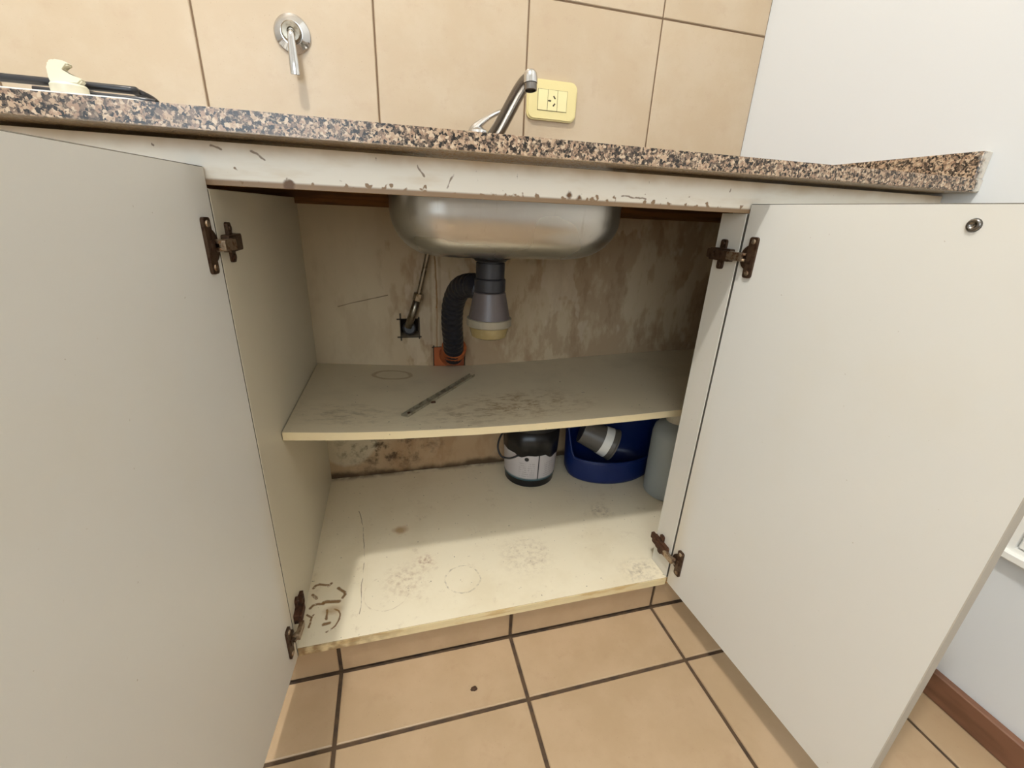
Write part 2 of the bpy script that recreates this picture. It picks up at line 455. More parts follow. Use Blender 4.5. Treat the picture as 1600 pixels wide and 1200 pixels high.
M = Mat('orange_drain_pipe', L((176, 92, 42)), 0.6); M.mix(M.ss(M.noise(40, 4), 0.45, 0.7), L((140, 66, 28))); m_orange = M.m
m_recess = simple('dark_recess', (52, 40, 30), 0.95)
m_wood = Mat('dark_wood_batten', L((128, 84, 42)), 0.8)
m_wood.mix(m_wood.ss(m_wood.noise(18, 5, 0.6, stretch=(0.3, 1, 4)), 0.42, 0.62), L((92, 58, 28))); m_wood = m_wood.m
M = Mat('brown_baseboard_tile', L((122, 84, 62)), 0.45); M.mix(M.ss(M.noise(20, 4, stretch=(1, 0.4, 2)), 0.45, 0.7), L((104, 70, 50))); m_brown = M.m
m_cream = simple('cream_plastic', (222, 207, 150), 0.35)
m_cream2 = simple('pale_cream_plastic', (232, 219, 166), 0.35)
m_slot = simple('socket_slot', (60, 50, 30), 0.7)
m_knob = simple('ivory_knob', (222, 216, 192), 0.35)
m_enamel = simple('white_enamel', (236, 234, 228), 0.2)
m_iron = simple('black_enamel_rod', (34, 33, 36), 0.3)
m_blue = simple('blue_plastic', (8, 34, 92), 0.4)
m_jug = Mat('milky_plastic', L((186, 196, 200)), 0.4); m_jug.b.inputs['Transmission Weight'].default_value = 0.25; m_jug = m_jug.m
m_cap = simple('white_cap', (214, 208, 192), 0.4)
m_greycup = simple('grey_translucent_cup', (98, 93, 86), 0.4)
m_alu = simple('tarnished_aluminium', (178, 170, 148), 0.4, 0.5, ((136, 126, 104), 60))
m_white = simple('white_plastic', (238, 236, 230), 0.45)
m_tar = simple('black_tar', (16, 15, 18), 0.35)

# paint pot label
M = Mat('paint_pot_label', L((196, 190, 190)), 0.45)
q = sep(M, M.vmath('SUBTRACT', M.P, (0.563, 0.45, 0)))
ang = M.math('ARCTAN2', q[0], M.math('MULTIPLY', q[1], -1.0))
lines = M.math('SINE', M.math('MULTIPLY', q[2], 900.0))
tx = M.mul(M.ss(lines, 0.1, 0.4), M.ss(q[2], 0.122, 0.128), M.ss(q[2], 0.178, 0.170))
words = M.ss(M.noise(260, 1, stretch=(1, 1, 0.15)), 0.42, 0.5)
M.mix(M.mul(tx, words, M.ss(M.math('ABSOLUTE', M.math('ADD', ang, 0.42)), 0.32, 0.28), 0.35), L((100, 96, 96)))
M.mix(M.mul(tx, words, M.ss(M.math('ABSOLUTE', M.math('SUBTRACT', ang, 0.45)), 0.22, 0.18), 0.35), L((100, 96, 96)))
M.mix(M.ss(M.math('ABSOLUTE', M.math('SUBTRACT', ang, 0.02)), 0.03, 0.015), L((50, 50, 54)))
M.mix(M.ss(q[2], 0.124, 0.116), L((60, 92, 100)))
m_label = M.m

# ------------------------------------------------------------------ the setting
D, R = 0.535, 1.1465          # back wall plane, right wall plane
XL, YF, ZC = -1.6, -2.4, 3.12 # left wall, wall behind the camera, ceiling
TW = 0.33

def tile_mesh(name, w, d, t, bev=0.0015):
    """slab w x d, top at z = 0, thickness t, bevelled top edge"""
    bm = bmesh.new()
    def ring(x, y, z): return [bm.verts.new(p) for p in ((-x, -y, z), (x, -y, z), (x, y, z), (-x, y, z))]
    a = ring(w / 2, d / 2, -t); b = ring(w / 2, d / 2, -bev); c = ring(w / 2 - bev, d / 2 - bev, 0)
    for p_, q_ in ((a, b), (b, c)):
        for i in range(4): bm.faces.new((p_[i], p_[(i + 1) % 4], q_[(i + 1) % 4], q_[i]))
    bm.faces.new(c); bm.faces.new(list(reversed(a)))
    me = bpy.data.meshes.new(name); bmesh.ops.recalc_face_normals(bm, faces=bm.faces[:]); bm.to_mesh(me); bm.free()
    return me

_tc = {}
def put_tile(parent, name, w, d, t, loc, rot, mat):
    key = (round(w, 4), round(d, 4), t, mat.name)
    if key not in _tc:
        _tc[key] = tile_mesh(name, w, d, t); _tc[key].materials.append(mat)
    o = bpy.data.objects.new(name, _tc[key]); COL.objects.link(o)
    o.location = loc; o.rotation_euler = rot; o.parent = parent
    return o

def cuts(lo, hi, first, step):
    k = math.floor((lo - first) / step) + 1
    xs = [lo]
    while first + k * step < hi - 1e-6:
        if first + k * step > lo + 1e-6: xs.append(first + k * step)
        k += 1
    return xs + [hi]

# floor
floor = setp(obj('floor', B(XL, R, YF, 0.60, -0.05, -0.003), m_grout), 'beige square tiled kitchen floor with dark grout', kind='structure')
G = 0.007
fx = cuts(XL, R, 0.0635, TW)
fy = cuts(YF, 0.0065, -0.1223, TW)
for x0, x1 in zip(fx, fx[1:]):
    for y0, y1 in zip(fy, fy[1:]):
        if x1 - x0 > 0.02 and y1 - y0 > 0.02:
            put_tile(floor, 'floor_tile', x1 - x0 - G, y1 - y0 - G, 0.006, ((x0 + x1) / 2, (y0 + y1) / 2, random.uniform(-0.0004, 0.0004)), (0, 0, 0), m_ftile)

# toe kick under the cabinet, tiled
toe = setp(obj('trim_1', B(XL, R, 0.011, 0.05, -0.003, 0.070), m_grout), 'tiled toe kick below the open cabinet', kind='structure')
for x0, x1 in zip(fx, fx[1:]):
    if x1 - x0 > 0.02:
        put_tile(toe, 'toe_tile', x1 - x0 - G, 0.066, 0.004, ((x0 + x1) / 2, 0.0065, 0.0365), (math.radians(90), 0, 0), m_ftile)

# back wall: damp plaster below the counter with two cut-outs, tiles above
us = [XL, HX0, HX1, EX0, EX1, R]; vs = [0.0, EZ0, EZ1, HZ0, HZ1, 0.90, ZC]
wall_back = setp(obj('wall_back', slab_with_holes(bmesh.new(), us, vs, {(1, 3), (3, 1)}, lambda u, v, t: (u, t, v), D, D + 0.06), m_damp),
                 'kitchen back wall with beige tiles above the counter and damp plaster below', kind='structure')
obj('recess_back', B(XL, R, D + 0.06, D + 0.10, 0, ZC), m_recess, wall_back)
WG = 0.0035
obj('grout_bed', B(XL, R, D - 0.004, D, 0.892, ZC), m_wgrout, wall_back)
wx = cuts(XL, R, -0.1393, TW)
wz = [0.8925, 0.931] + [0.931 + TW * k for k in range(1, 7)] + [ZC]
for x0, x1 in zip(wx, wx[1:]):
    for z0, z1 in zip(wz, wz[1:]):
        put_tile(wall_back, 'wall_tile', x1 - x0 - WG, z1 - z0 - WG, 0.005, ((x0 + x1) / 2, D - 0.006, (z0 + z1) / 2), (math.radians(90), 0, 0), m_wtile)

wall_right = setp(obj('wall_right', B(R, R + 0.1, YF, D + 0.1, -0.05, ZC), m_plaster), 'white plastered wall beside the counter', kind='structure')
WX0, WX1, WZ0, WZ1 = -1.2, 0.1, 0.9, 2.1  # unseen window, placed in this wall to bring fill from the front
wall_front = setp(obj('wall_front', slab_with_holes(bmesh.new(), [XL, WX0, WX1, R], [-0.05, WZ0, WZ1, ZC], {(1, 1)}, lambda u, v, t: (u, t, v), YF - 0.1, YF), m_tan),
                  'tan wall behind the viewer with an added window opening', kind='structure')
ceiling = setp(obj('ceiling', B(XL - 0.1, R + 0.1, YF - 0.1, D + 0.1, ZC, ZC + 0.1), m_ceil), 'white ceiling', kind='structure')
wall_left = setp(obj('wall_left', B(XL - 0.1, XL, YF - 0.1, D + 0.1, -0.05, ZC), m_tan), 'tan wall on the left of the room', kind='structure')
bm = bmesh.new()
for x0, x1, z0, z1 in ((WX0, WX0 + .05, WZ0, WZ1), (WX1 - .05, WX1, WZ0, WZ1), (WX0 + .05, WX1 - .05, WZ0, WZ0 + .05), (WX0 + .05, WX1 - .05, WZ1 - .05, WZ1), ((WX0 + WX1) / 2 - .025, (WX0 + WX1) / 2 + .025, WZ0 + .05, WZ1 - .05)):
    box(bm, x0, x1, YF - 0.09, YF - 0.05, z0, z1)
setp(obj('window_added_1', bm, m_white), 'white window frame added behind the viewer around the fill light', kind='structure')
bb = setp(obj('baseboard_right', B(R - 0.0145, R, YF, -0.0, 0, 0.056, bev=0.002), m_brown), 'brown baseboard along the white wall', kind='structure')

# ------------------------------------------------------------------ cabinet
cab = setp(empty('kitchen_cabinet', (0.37, 0.25, 0.0)), 'white under-sink cabinet with both doors open and stained inside', 'cabinet')
def part(name, bm, mat, parent=cab, **k): return obj(name, bm, mat, parent, **k)

def edged(o):
    for p in o.data.polygons:
        if p.normal.y < -0.9: p.material_index = 1
edged(part('side_panel', B(-0.018, 0.0, 0.0, D - 0.001, 0.071, 0.830, bev=0.0006), [m_panel, m_edge]))
bm = B(-0.0, R - 0.001, 0.0, D - 0.001, 0.0715, ZB)
o = part('bottom_panel', bm, [m_bottom, m_chip])
for p in o.data.polygons:
    if p.normal.y < -0.9: p.material_index = 1
# raised edge strip with split laminate
bm = bmesh.new()
box(bm, 0.001, 0.7405, -0.0022, -0.0001, 0.0815, 0.0890)
box(bm, 0.001, 0.7405, -0.0018, -0.0001, 0.0720, 0.0808)
M = Mat('yellowed_edge_strip', L((222, 204, 160)), 0.5)
M.mix(M.mul(M.ss(M.noise(60, 4, stretch=(0.25, 1, 1)), 0.50, 0.66), 0.55), L((190, 152, 92)))
M.mix(M.mul(M.ss(sep(M, M.P)[0], 0.25, 0.0), M.ss(M.noise(40, 3), 0.35, 0.6), 0.8), L((120, 80, 36)))
part('edge_strip', bm, M.m)

# front rail (continuous) and its raw underside
bm = B(-1.0, R - 0.001, 0.0, 0.018, 0.834, 0.8785)
o = part('front_rail', bm, [m_rail, m_chip])
for p in o.data.polygons:
    if p.normal.z < -0.9: p.material_index = 1
part('rear_batten', B(XL + 0.01, R - 0.001, D - 0.024, D - 0.001, 0.818, 0.8825), m_wood)
edged(part('stile', B(0.741, 0.759, 0.0, 0.057, ZB + 0.0005, 0.8335, bev=0.0006), [melamine('white_melamine_stile', (216, 212, 202), 0.3, 5.0).m, m_edge]))
part('light_block_panel', B(0.7595, R - 0.001, 0.0, 0.018, 0.0715, 0.8335), m_panel)  # unseen panel added to block light from entering beside the stile
part('neighbour_front_panel', B(-1.0, -0.0185, 0.0, 0.018, 0.0715, 0.8335), m_panel)

# sagging shelf
def lerp_tab(tab, x):
    if x <= tab[0][0]: return tab[0][1]
    for (a, b), (c, d) in zip(tab, tab[1:]):
        if x <= c:
            t = (x - a) / (c - a); return b + (d - b) * t
    return tab[-1][1]
FT = ((0, .455), (.1, .4445), (.2, .4375), (.346, .4315), (.45, .4295), (.547, .429), (.68, .430), (.793, .432), (1.146, .438))
BT = ((0, .439), (.1, .431), (.2, .424), (.30, .417), (.407, .4135), (.55, .418), (.72, .425), (.9, .431), (1.146, .437))
def shelf_z(x, y):
    t = max(0, min(1, (y - 0.12) / (D - 0.12)))
    return lerp_tab(FT, x) * (1 - t) + lerp_tab(BT, x) * t
bm = bmesh.new(); TH = 0.0155; nx = 40; ny = 6
gr = {}
for i in range(nx + 1):
    x = 0.0015 + (R - 0.003 - 0.0015) * i / nx
    for j in range(ny + 1):
        y0 = 0.119 + 0.008 * min(1, x / 0.8)
        y = y0 + (D - 0.001 - y0) * j / ny
        for k in (0, 1): gr[i, j, k] = bm.verts.new((x, y, shelf_z(x, y) - TH * k))
for i in range(nx):
    for j in range(ny):
        for k in (0, 1): bm.faces.new((gr[i, j, k], gr[i + 1, j, k], gr[i + 1, j + 1, k], gr[i, j + 1, k]))
    for j in (0, ny):
        f = bm.faces.new((gr[i, j, 0], gr[i + 1, j, 0], gr[i + 1, j, 1], gr[i, j, 1]))
        if j == 0: f.material_index = 1
for j in range(ny):
    for i in (0, nx): bm.faces.new((gr[i, j, 0], gr[i, j + 1, 0], gr[i, j + 1, 1], gr[i, j, 1]))
part('shelf', bm, [m_shelf, m_sedge])

# doors with hinges (door-local frame: x from hinge edge outwards, inner face at y = 0)
def make_door(pos, ang, inw, z0, z1, width, label, hinge_z, screw):
    bm = bmesh.new()
    y0, y1 = (0, 0.018) if inw < 0 else (-0.018, 0)
    box(bm, 0.0015, width, y0, y1, z0, z1, bev=0.0010)
    d = obj('door', bm, [m_door, m_edge, m_edge2])
    for p in d.data.polygons:
        if abs(p.normal.z) > 0.3 or p.normal.x < -0.3: p.material_index = 1
        elif p.normal.x > 0.3: p.material_index = 2
    d.parent = cab; d.location = Vector(pos) - cab.location; d.rotation_euler = (0, 0, ang)
    d['label'] = label
    for hz in hinge_z:
        # flange plate + cup disc
        bm = bmesh.new()
        prism(bm, rrect(0.016, 0.062, 0.004, 3, 0.026, hz), (0, 0, 0), (1, 0, 0), (0, 0, 1), (0, inw, 0), 0.0035)
        prism(bm, [(0.0225 + 0.0165 * math.cos(a), hz + 0.0185 * math.sin(a)) for a in [math.pi * (0.5 + k / 14) for k in range(15)]], (0, 0, 0), (1, 0, 0), (0, 0, 1), (0, inw, 0), 0.003)
        prism(bm, rrect(0.007, 0.013, 0.002, 2, 0.0245, hz), (0, inw * 0.0034, 0), (1, 0, 0), (0, 0, 1), (0, inw, 0), 0.002)
        obj('hinge_cup', bm, m_hinge, d, world_co=False)
        for s in (-1, 1):
            bm = lathe(bmesh.new(), [(0.0001, 0.0055), (0.0035, 0.0048), (0.0042, 0.003)], (0.026, 0, hz + s * 0.024), (0, inw, 0), 12)
            obj('hinge_screw', bm, m_arm, d, world_co=False)
        # articulated arm reaching back across the gap
        bm = bmesh.new()
        ya = 0.010 * inw
        for s in (-1, 1):
            tube(bm, [(0.020, 0.006 * inw, hz + s * 0.0045), (0.008, ya * 1.1, hz + s * 0.0045), (-0.006, ya * 1.1, hz + s * 0.0045), (-0.016, ya * 0.8, hz + s * 0.0045)], 0.0036, 8, flat=0.7)
        prism(bm, rrect(0.030, 0.0125, 0.002, 2, 0.003, hz), (0, 0.0095 * inw, 0), (1, 0, 0), (0, 0, 1), (0, inw, 0), 0.0055)
        obj('hinge_arm', bm, m_arm, d, world_co=False)
    if screw:
        bm = lathe(bmesh.new(), [(0.0001, 0.0012), (0.0028, 0.0012), (0.0032, 0.0026), (0.0055, 0.0022), (0.0068, 0.0)], (screw[0], 0, screw[1]), (0, inw, 0), 20)
        obj('knob_screw', bm, m_spout, d, world_co=False, smooth=True)
        bm = lathe(bmesh.new(), [(0.005, 0), (0.005, 0.010), (0.013, 0.016), (0.014, 0.022), (0.009, 0.027), (0.0001, 0.028)], (screw[0], y1 if inw < 0 else y0, screw[1]), (0, -inw, 0), 20)
        obj('door_knob', bm, m_chrome, d, world_co=False, smooth=True)
    return d

make_door((0.7435, 0, 0), math.radians(-87), -1, 0.078, 0.8475, 0.410, 'right cabinet door, bright white, with a knob screw near its top', (0.769, 0.152), (0.288, 0.827))
make_door((-0.0005, 0, 0), math.radians(-96), 1, 0.072, 0.8525, 0.405, 'left cabinet door, open, grey in the shade', (0.769, 0.136), (0.350, 0.827))

# mounting plates: cross shape on the stile and on the side panel
def mount(xface, nx_, zc_, tilt=0.0):
    bm = bmesh.new()
    O = (xface, 0.0, zc_)
    prism(bm, rrect(0.050, 0.020, 0.003, 2, 0.033, 0.0), O, (0, 1, 0), (0, 0, 1), (nx_, 0, 0), 0.009)
    prism(bm, rrect(0.013, 0.048, 0.004, 3, 0.034, 0.0), O, (0, 1, 0), (0, 0, 1), (nx_, 0, 0), 0.004)
    prism(bm, rrect(0.020, 0.015, 0.002, 2, 0.058, 0.0), O, (0, 1, 0), (0, 0, 1), (nx_, 0, 0), 0.006)
    prism(bm, rrect(0.030, 0.014, 0.002, 2, 0.024, 0.0), (xface + nx_ * 0.009, 0, zc_), (0, 1, 0), (0, 0, 1), (nx_, 0, 0), 0.004)
    lathe(bm, [(0.004, 0), (0.004, 0.0015), (0.0001, 0.002)], (xface + nx_ * 0.009, 0.048, zc_), (nx_, 0, 0), 10)
    for s in (-1, 1):
        lathe(bm, [(0.0042, 0), (0.0036, 0.0015), (0.0001, 0.0018)], (xface + nx_ * 0.004, 0.034, zc_ + s * 0.017), (nx_, 0, 0), 10)
    return bm
part('hinge_mount', mount(0.741, -1, 0.769), m_hinge)
part('hinge_mount', mount(0.741, -1, 0.152), m_rust)
part('hinge_mount', mount(0.0, 1, 0.769), m_hinge)
part('hinge_mount', mount(0.0, 1, 0.146), m_rust)

# ------------------------------------------------------------------ countertop
CZ0, CZ1, CY = 0.883, 0.904, -0.050
SX0, SX1, SY0, SY1 = 0.200, 0.604, 0.092, 0.405     # sink opening
top = setp(empty('countertop', (0.4, -0.05, CZ0)), 'speckled brown granite countertop running to the white wall', 'countertop')
bm = slab_with_holes(bmesh.new(), [-1.0, SX0 + .012, SX1 - .012, R - 0.0005], [CY, SY0 + .012, SY1 - .012, D - 0.007], {(1, 1)}, lambda u, v, t: (u, v, t), CZ0, CZ1)
es = [e for e in bm.edges if all(abs(v.co.y - CY) < 1e-6 for v in e.verts) and abs(e.verts[0].co.z - e.verts[1].co.z) < 1e-6]
bmesh.ops.bevel(bm, geom=es, offset=0.002, segments=2, affect='EDGES')
obj('slab', bm, m_granite, top)
obj('upstand', B(R - 0.0205, R - 0.0005, CY + 0.001, D - 0.007, CZ1, 0.944, bev=0.001), m_granite, top)

# ------------------------------------------------------------------ sink bowl (open shell)
def superring(bm, cx, cy, hx, hy, r, z, n=10):
    pts = rrect(2 * hx, 2 * hy, min(r, hx * .98, hy * .98), n, cx, cy)
    return [bm.verts.new((p[0], p[1], z)) for p in pts]
sink = setp(empty('kitchen_sink', (0.402, 0.248, 0.742)), 'stainless steel sink bowl hanging under the granite countertop', 'sink')
bm = bmesh.new()
cx, cy = (SX0 + SX1) / 2, (SY0 + SY1) / 2
HX, HY = (SX1 - SX0) / 2, (SY1 - SY0) / 2
ZT, ZBm = 0.8822, 0.7435
prof = [(0.016, ZT), (0.0, ZT), (0.0, 0.860)]
RB = 0.075
for k in range(0, 11):
    a = math.radians(90 * k / 10)
    prof.append((-RB * (1 - math.cos(a)) - 0.0, ZBm + RB * 0.95 * (1 - math.sin(a)) + 0.0))
prof += [(-0.11, ZBm - 0.001)]
rings = []
for off, z in prof:
    rings.append(superring(bm, cx, cy, HX + off, HY + off, max(0.085 + off * 0.55, 0.02), z))
for a, b in zip(rings, rings[1:]):
    n = len(a)
    for i in range(n): bm.faces.new((a[i], a[(i + 1) % n], b[(i + 1) % n], b[i]))
bm.faces.new(rings[-1])
o = obj('bowl', bm, m_steel, sink, smooth=True)
sm = o.modifiers.new('thickness', 'SOLIDIFY'); sm.thickness = 0.001; sm.offset = -1

# ------------------------------------------------------------------ trap and waste hose
TX, TY = 0.386, 0.25
trap = setp(empty('sink_trap', (TX, TY, 0.577)), 'dark grey bottle trap under the sink with black corrugated waste hose', 'drain trap')
def tl(name, prof, mat, **k):
    return auto_smooth(obj(name, lathe(bmesh.new(), prof, (TX, TY, 0), (0, 0, 1), 36), mat, trap))
tl('flange', [(0.020, 0.7415), (0.041, 0.7415), (0.042, 0.7355), (0.034, 0.733), (0.030, 0.729)], m_black)
tl('neck', [(0.026, 0.731), (0.026, 0.727), (0.0285, 0.726), (0.0285, 0.697), (0.027, 0.696)], m_dgrey)
tl('collar_nut', [(0.029, 0.696), (0.031, 0.694), (0.031, 0.672), (0.029, 0.670)], m_dgrey)
tl('body', [(0.029, 0.670), (0.032, 0.668), (0.0415, 0.622), (0.043, 0.616)], m_grey)
tl('ring', [(0.043, 0.617), (0.046, 0.616), (0.046, 0.602), (0.043, 0.600)], m_ring)
tl('cup', [(0.041, 0.601), (0.040, 0.594), (0.036, 0.579), (0.031, 0.576), (0.0001, 0.5755)], m_cup)
path = catmull([(0.376, 0.272, 0.666), (0.362, 0.310, 0.672), (0.343, 0.362, 0.656), (0.333, 0.402, 0.615), (0.333, 0.430, 0.564), (0.339, 0.455, 0.515), (0.343, 0.480, 0.475), (0.345, 0.500, 0.455)], 14)
rad = [0.0255 + (0.0008 if (i % 4) < 2 else -0.0006) * (1 if i > 10 else 0) for i in range(len(path))]
obj('waste_hose', tube(bmesh.new(), path, rad, 18), m_ribbed, trap, smooth=True)
# orange socket in the wall cut-out
elb = setp(empty('drain_socket', (0.339, 0.53, 0.44)), 'orange drain pipe socket in the wall cut-out behind the shelf', 'pipe')
bm = bmesh.new()
tube(bm, catmull([(0.345, 0.480, 0.486), (0.3445, 0.500, 0.464), (0.342, 0.530, 0.449), (0.340, 0.575, 0.444)], 6), [0.0325] * 5 + [0.0300] * 14, 20)
auto_smooth(obj('elbow', bm, m_orange, elb))
obj('cut_out_filling', B(EX0 + .001, EX1 - .001, D + 0.004, D + 0.055, EZ0 + .001, EZ1 - .001), m_orange, elb)

# braided supply hose with valve
sup = setp(empty('supply_hose', (0.236, 0.53, 0.52)), 'metal water supply hose rising from the small wall cut-out', 'hose')
obj('valve_body', lathe(bmesh.new(), [(0.015, -0.012), (0.017, -0.008), (0.017, 0.022), (0.013, 0.026)], (0.2335, 0.545, 0.522), (0.05, -1, 0.25), 18), m_dgrey, sup, smooth=False)
obj('ferrule', tube(bmesh.new(), [(0.231, 0.521, 0.532), (0.243, 0.511, 0.566), (0.256, 0.505, 0.606)], [0.0098, 0.0098, 0.0092], 16), m_dull, sup, smooth=True)
obj('nut', tube(bmesh.new(), [(0.2555, 0.505, 0.604), (0.2605, 0.503, 0.622)], 0.0118, 6), m_dull, sup)
obj('hose', tube(bmesh.new(), catmull([(0.2605, 0.503, 0.620), (0.268, 0.500, 0.650), (0.279, 0.496, 0.695), (0.288, 0.490, 0.74), (0.300, 0.482, 0.80), (0.33, 0.468, 0.86), (0.36, 0.462, 0.884)], 8), 0.0062, 10), m_dull, sup, smooth=True)

# ------------------------------------------------------------------ faucet
fau = setp(empty('kitchen_faucet', (0.412, 0.470, CZ1)), 'chrome single-lever kitchen faucet behind the countertop edge', 'faucet')
auto_smooth(obj('body', lathe(bmesh.new(), [(0.030, 0), (0.030, 0.006), (0.025, 0.010), (0.024, 0.062), (0.026, 0.068), (0.022, 0.080), (0.010, 0.087), (0.0001, 0.088)], (0.400, 0.470, CZ1), (0, 0, 1), 32), m_chrome, fau))
sp = catmull([(0.410, 0.462, 0.940), (0.428, 0.450, 0.968), (0.440, 0.430, 0.990), (0.453, 0.402, 1.020), (0.463, 0.376, 1.044), (0.471, 0.357, 1.058), (0.4765, 0.346, 1.061)], 8)
rr = [0.0165 - 0.0040 * i / (len(sp) - 1) for i in range(len(sp))]
obj('spout', tube(bmesh.new(), sp, rr, 16), m_spout, fau, smooth=True)
ax = Vector((0.03, -0.12, -1)).normalized()
hd = Vector((0.4768, 0.347, 1.076))
auto_smooth(obj('spout_head', lathe(bmesh.new(), [(0.0001, -0.001), (0.008, 0.0), (0.0125, 0.005), (0.0138, 0.014), (0.0138, 0.0225)], hd, ax, 24), m_chrome, fau))
auto_smooth(obj('aerator', lathe(bmesh.new(), [(0.0115, 0.0222), (0.0125, 0.0235), (0.0125, 0.0345), (0.0105, 0.0350), (0.010, 0.030), (0.0001, 0.030)], hd, ax, 24), m_spout, fau))
lv = catmull([(0.388, 0.472, 0.978), (0.394, 0.474, 0.990), (0.408, 0.476, 1.002), (0.424, 0.477, 1.013), (0.445, 0.477, 1.024), (0.462, 0.476, 1.029)], 6)
obj('lever', tube(bmesh.new(), lv, [0.018 - 0.0095 * min(1, i / 18) for i in range(len(lv))], 14, flat=0.6), m_chrome, fau, smooth=True)

# ------------------------------------------------------------------ wall valve
val = setp(empty('wall_valve', (0.033, D - 0.006, 1.131)), 'round chrome wall valve with a downward lever on the beige tile', 'valve')
YW = D - 0.006
auto_smooth(obj('escutcheon', lathe(bmesh.new(), [(0.034, 0), (0.034, 0.002), (0.031, 0.006), (0.021, 0.010), (0.020, 0.011), (0.0001, 0.011)], (0.033, YW, 1.131), (0, -1, 0), 36), m_chrome, val))
auto_smooth(obj('hub', lathe(bmesh.new(), [(0.0185, 0.009), (0.0185, 0.017), (0.016, 0.020), (0.007, 0.021), (0.006, 0.017), (0.0001, 0.016)], (0.033, YW, 1.131), (0, -1, 0), 28), m_dull, val))
lv = catmull([(0.033, YW - 0.014, 1.133), (0.0332, YW - 0.024, 1.127), (0.0334, YW - 0.027, 1.108), (0.0338, YW - 0.029, 1.080), (0.0340, YW - 0.030, 1.060), (0.0340, YW - 0.030, 1.057)], 7)
n_ = len(lv)
obj('lever', tube(bmesh.new(), lv, [0.0045 + 0.0045 * min(1, i / 22) - (0.003 if i > n_ - 3 else 0) for i in range(n_)], 14, flat=0.6, up=(0, 1, 0)), m_chrome, val, smooth=True)

# ------------------------------------------------------------------ socket
sock = setp(empty('wall_socket', (0.585, D - 0.006, 1.068)), 'cream wall socket plate beside the faucet spout', 'socket')
SXc, SZc = 0.585, 1.068
bm = bmesh.new()
a_ = rrect(0.123, 0.082, 0.016, 6); b_ = rrect(0.117, 0.076, 0.014, 6)
prism(bm, a_, (SXc, YW, SZc), (1, 0, 0), (0, 0, 1), (0, -1, 0), 0.006)
prism(bm, b_, (SXc, YW - 0.006, SZc), (1, 0, 0), (0, 0, 1), (0, -1, 0), 0.003)
obj('cover_plate', bm, m_cream, sock)
obj('module_gap', B(SXc - .0365, SXc + .0365, YW - 0.0094, YW - 0.009, SZc - .0215, SZc + .0215), m_slot, sock)
for k in (-1, 0, 1):
    bm = B(SXc + k * 0.0241 - 0.0116, SXc + k * 0.0241 + 0.0116, YW - 0.0105, YW - 0.0094, SZc - 0.0208, SZc + 0.0208, bev=0.0004)
    md = obj('module', bm, m_cream2, sock)
    if k == 0:
        for (dx, dz, a) in ((0.004, 0.0065, -50), (0.004, -0.0085, 50), (-0.0075, -0.001, 0)):
            ca, sa = math.cos(math.radians(a)), math.sin(math.radians(a))
            obj('slot', prism(bmesh.new(), rrect(0.0076, 0.0031, 0.0004, 1), (SXc + dx, YW - 0.0105, SZc + dz), (ca, 0, sa), (-sa, 0, ca), (0, -1, 0), 0.0003), m_slot, md)

# ------------------------------------------------------------------ hob
hob = setp(empty('gas_hob', (-0.33, 0.25, CZ1)), 'white gas hob with black pan support at the counter left end', 'hob')
bm = bmesh.new()
prism(bm, rrect(0.575, 0.46, 0.02, 5, -0.336, 0.245), (0, 0, CZ1), (1, 0, 0), (0, 1, 0), (0, 0, 1), 0.011)
obj('tray', bm, m_enamel, hob)
def rod(pts, r=0.0042, n=10): return tube(bmesh.new(), catmull(pts, 5), r, n)
for (x0, x1, y0, y1) in ((-0.325, -0.062, 0.055, 0.45), (-0.60, -0.335, 0.055, 0.45)):
    pts = [(x1, y0 + 0.03, 0.9185), (x1 - 0.002, y0 + 0.02, 0.924), (x1 - 0.012, y0 + 0.006, 0.9285), (x1 - 0.03, y0, 0.929), (x0 + 0.03, y0, 0.929), (x0 + 0.01, y0 + 0.008, 0.9285), (x0, y0 + 0.03, 0.926),
           (x0, y1 - 0.02, 0.929), (x0 + 0.02, y1, 0.929), (x1 - 0.02, y1, 0.929), (x1, y1 - 0.02, 0.926), (x1, y0 + 0.03, 0.9185)]
    ps = obj('pan_support', rod(pts), m_iron, hob, smooth=True)
    for t in (0.3, 0.7):
        xx = x0 + (x1 - x0) * t
        obj('cross_bar', rod([(xx, y0, 0.929), (xx, y0 + 0.05, 0.931), (xx, y1 - 0.05, 0.931), (xx, y1, 0.929)], 0.0035), m_iron, ps, smooth=True)
    auto_smooth(obj('burner', lathe(bmesh.new(), [(0.045, 0.915), (0.045, 0.921), (0.032, 0.9235), (0.0001, 0.9245)], ((x0 + x1) / 2, 0.25, 0), (0, 0, 1), 28), m_iron, hob))
obj('front_bar', rod([(-0.052, 0.050, 0.9185), (-0.064, 0.046, 0.9190), (-0.10, 0.044, 0.9192), (-0.16, 0.044, 0.9195)], 0.0030), m_iron, hob, smooth=True)
# knob with a hooked grip
kx, ky = -0.121, 0.030
kn = auto_smooth(obj('knob', lathe(bmesh.new(), [(0.0155, 0.915), (0.0155, 0.9225), (0.0140, 0.9245), (0.0001, 0.925)], (kx, ky, 0), (0, 0, 1), 24), m_knob, hob))
bm = bmesh.new()
prism(bm, [(-0.0135, 0), (0.011, 0), (0.0155, 0.0045), (0.013, 0.0065), (-0.001, 0.0110), (-0.0015, 0.0140), (0.0075, 0.0175), (0.0035, 0.0205), (-0.006, 0.0215), (-0.0115, 0.019), (-0.013, 0.013), (-0.0145, 0.007)], (kx, ky - 0.005, 0.9243), (1, 0, 0), (0, 0, 1), (0, 1, 0), 0.010)
es = bm.edges[:]
bmesh.ops.bevel(bm, geom=es, offset=0.0015, segments=2, affect='EDGES')
obj('grip', bm, m_knob, kn, smooth=False)

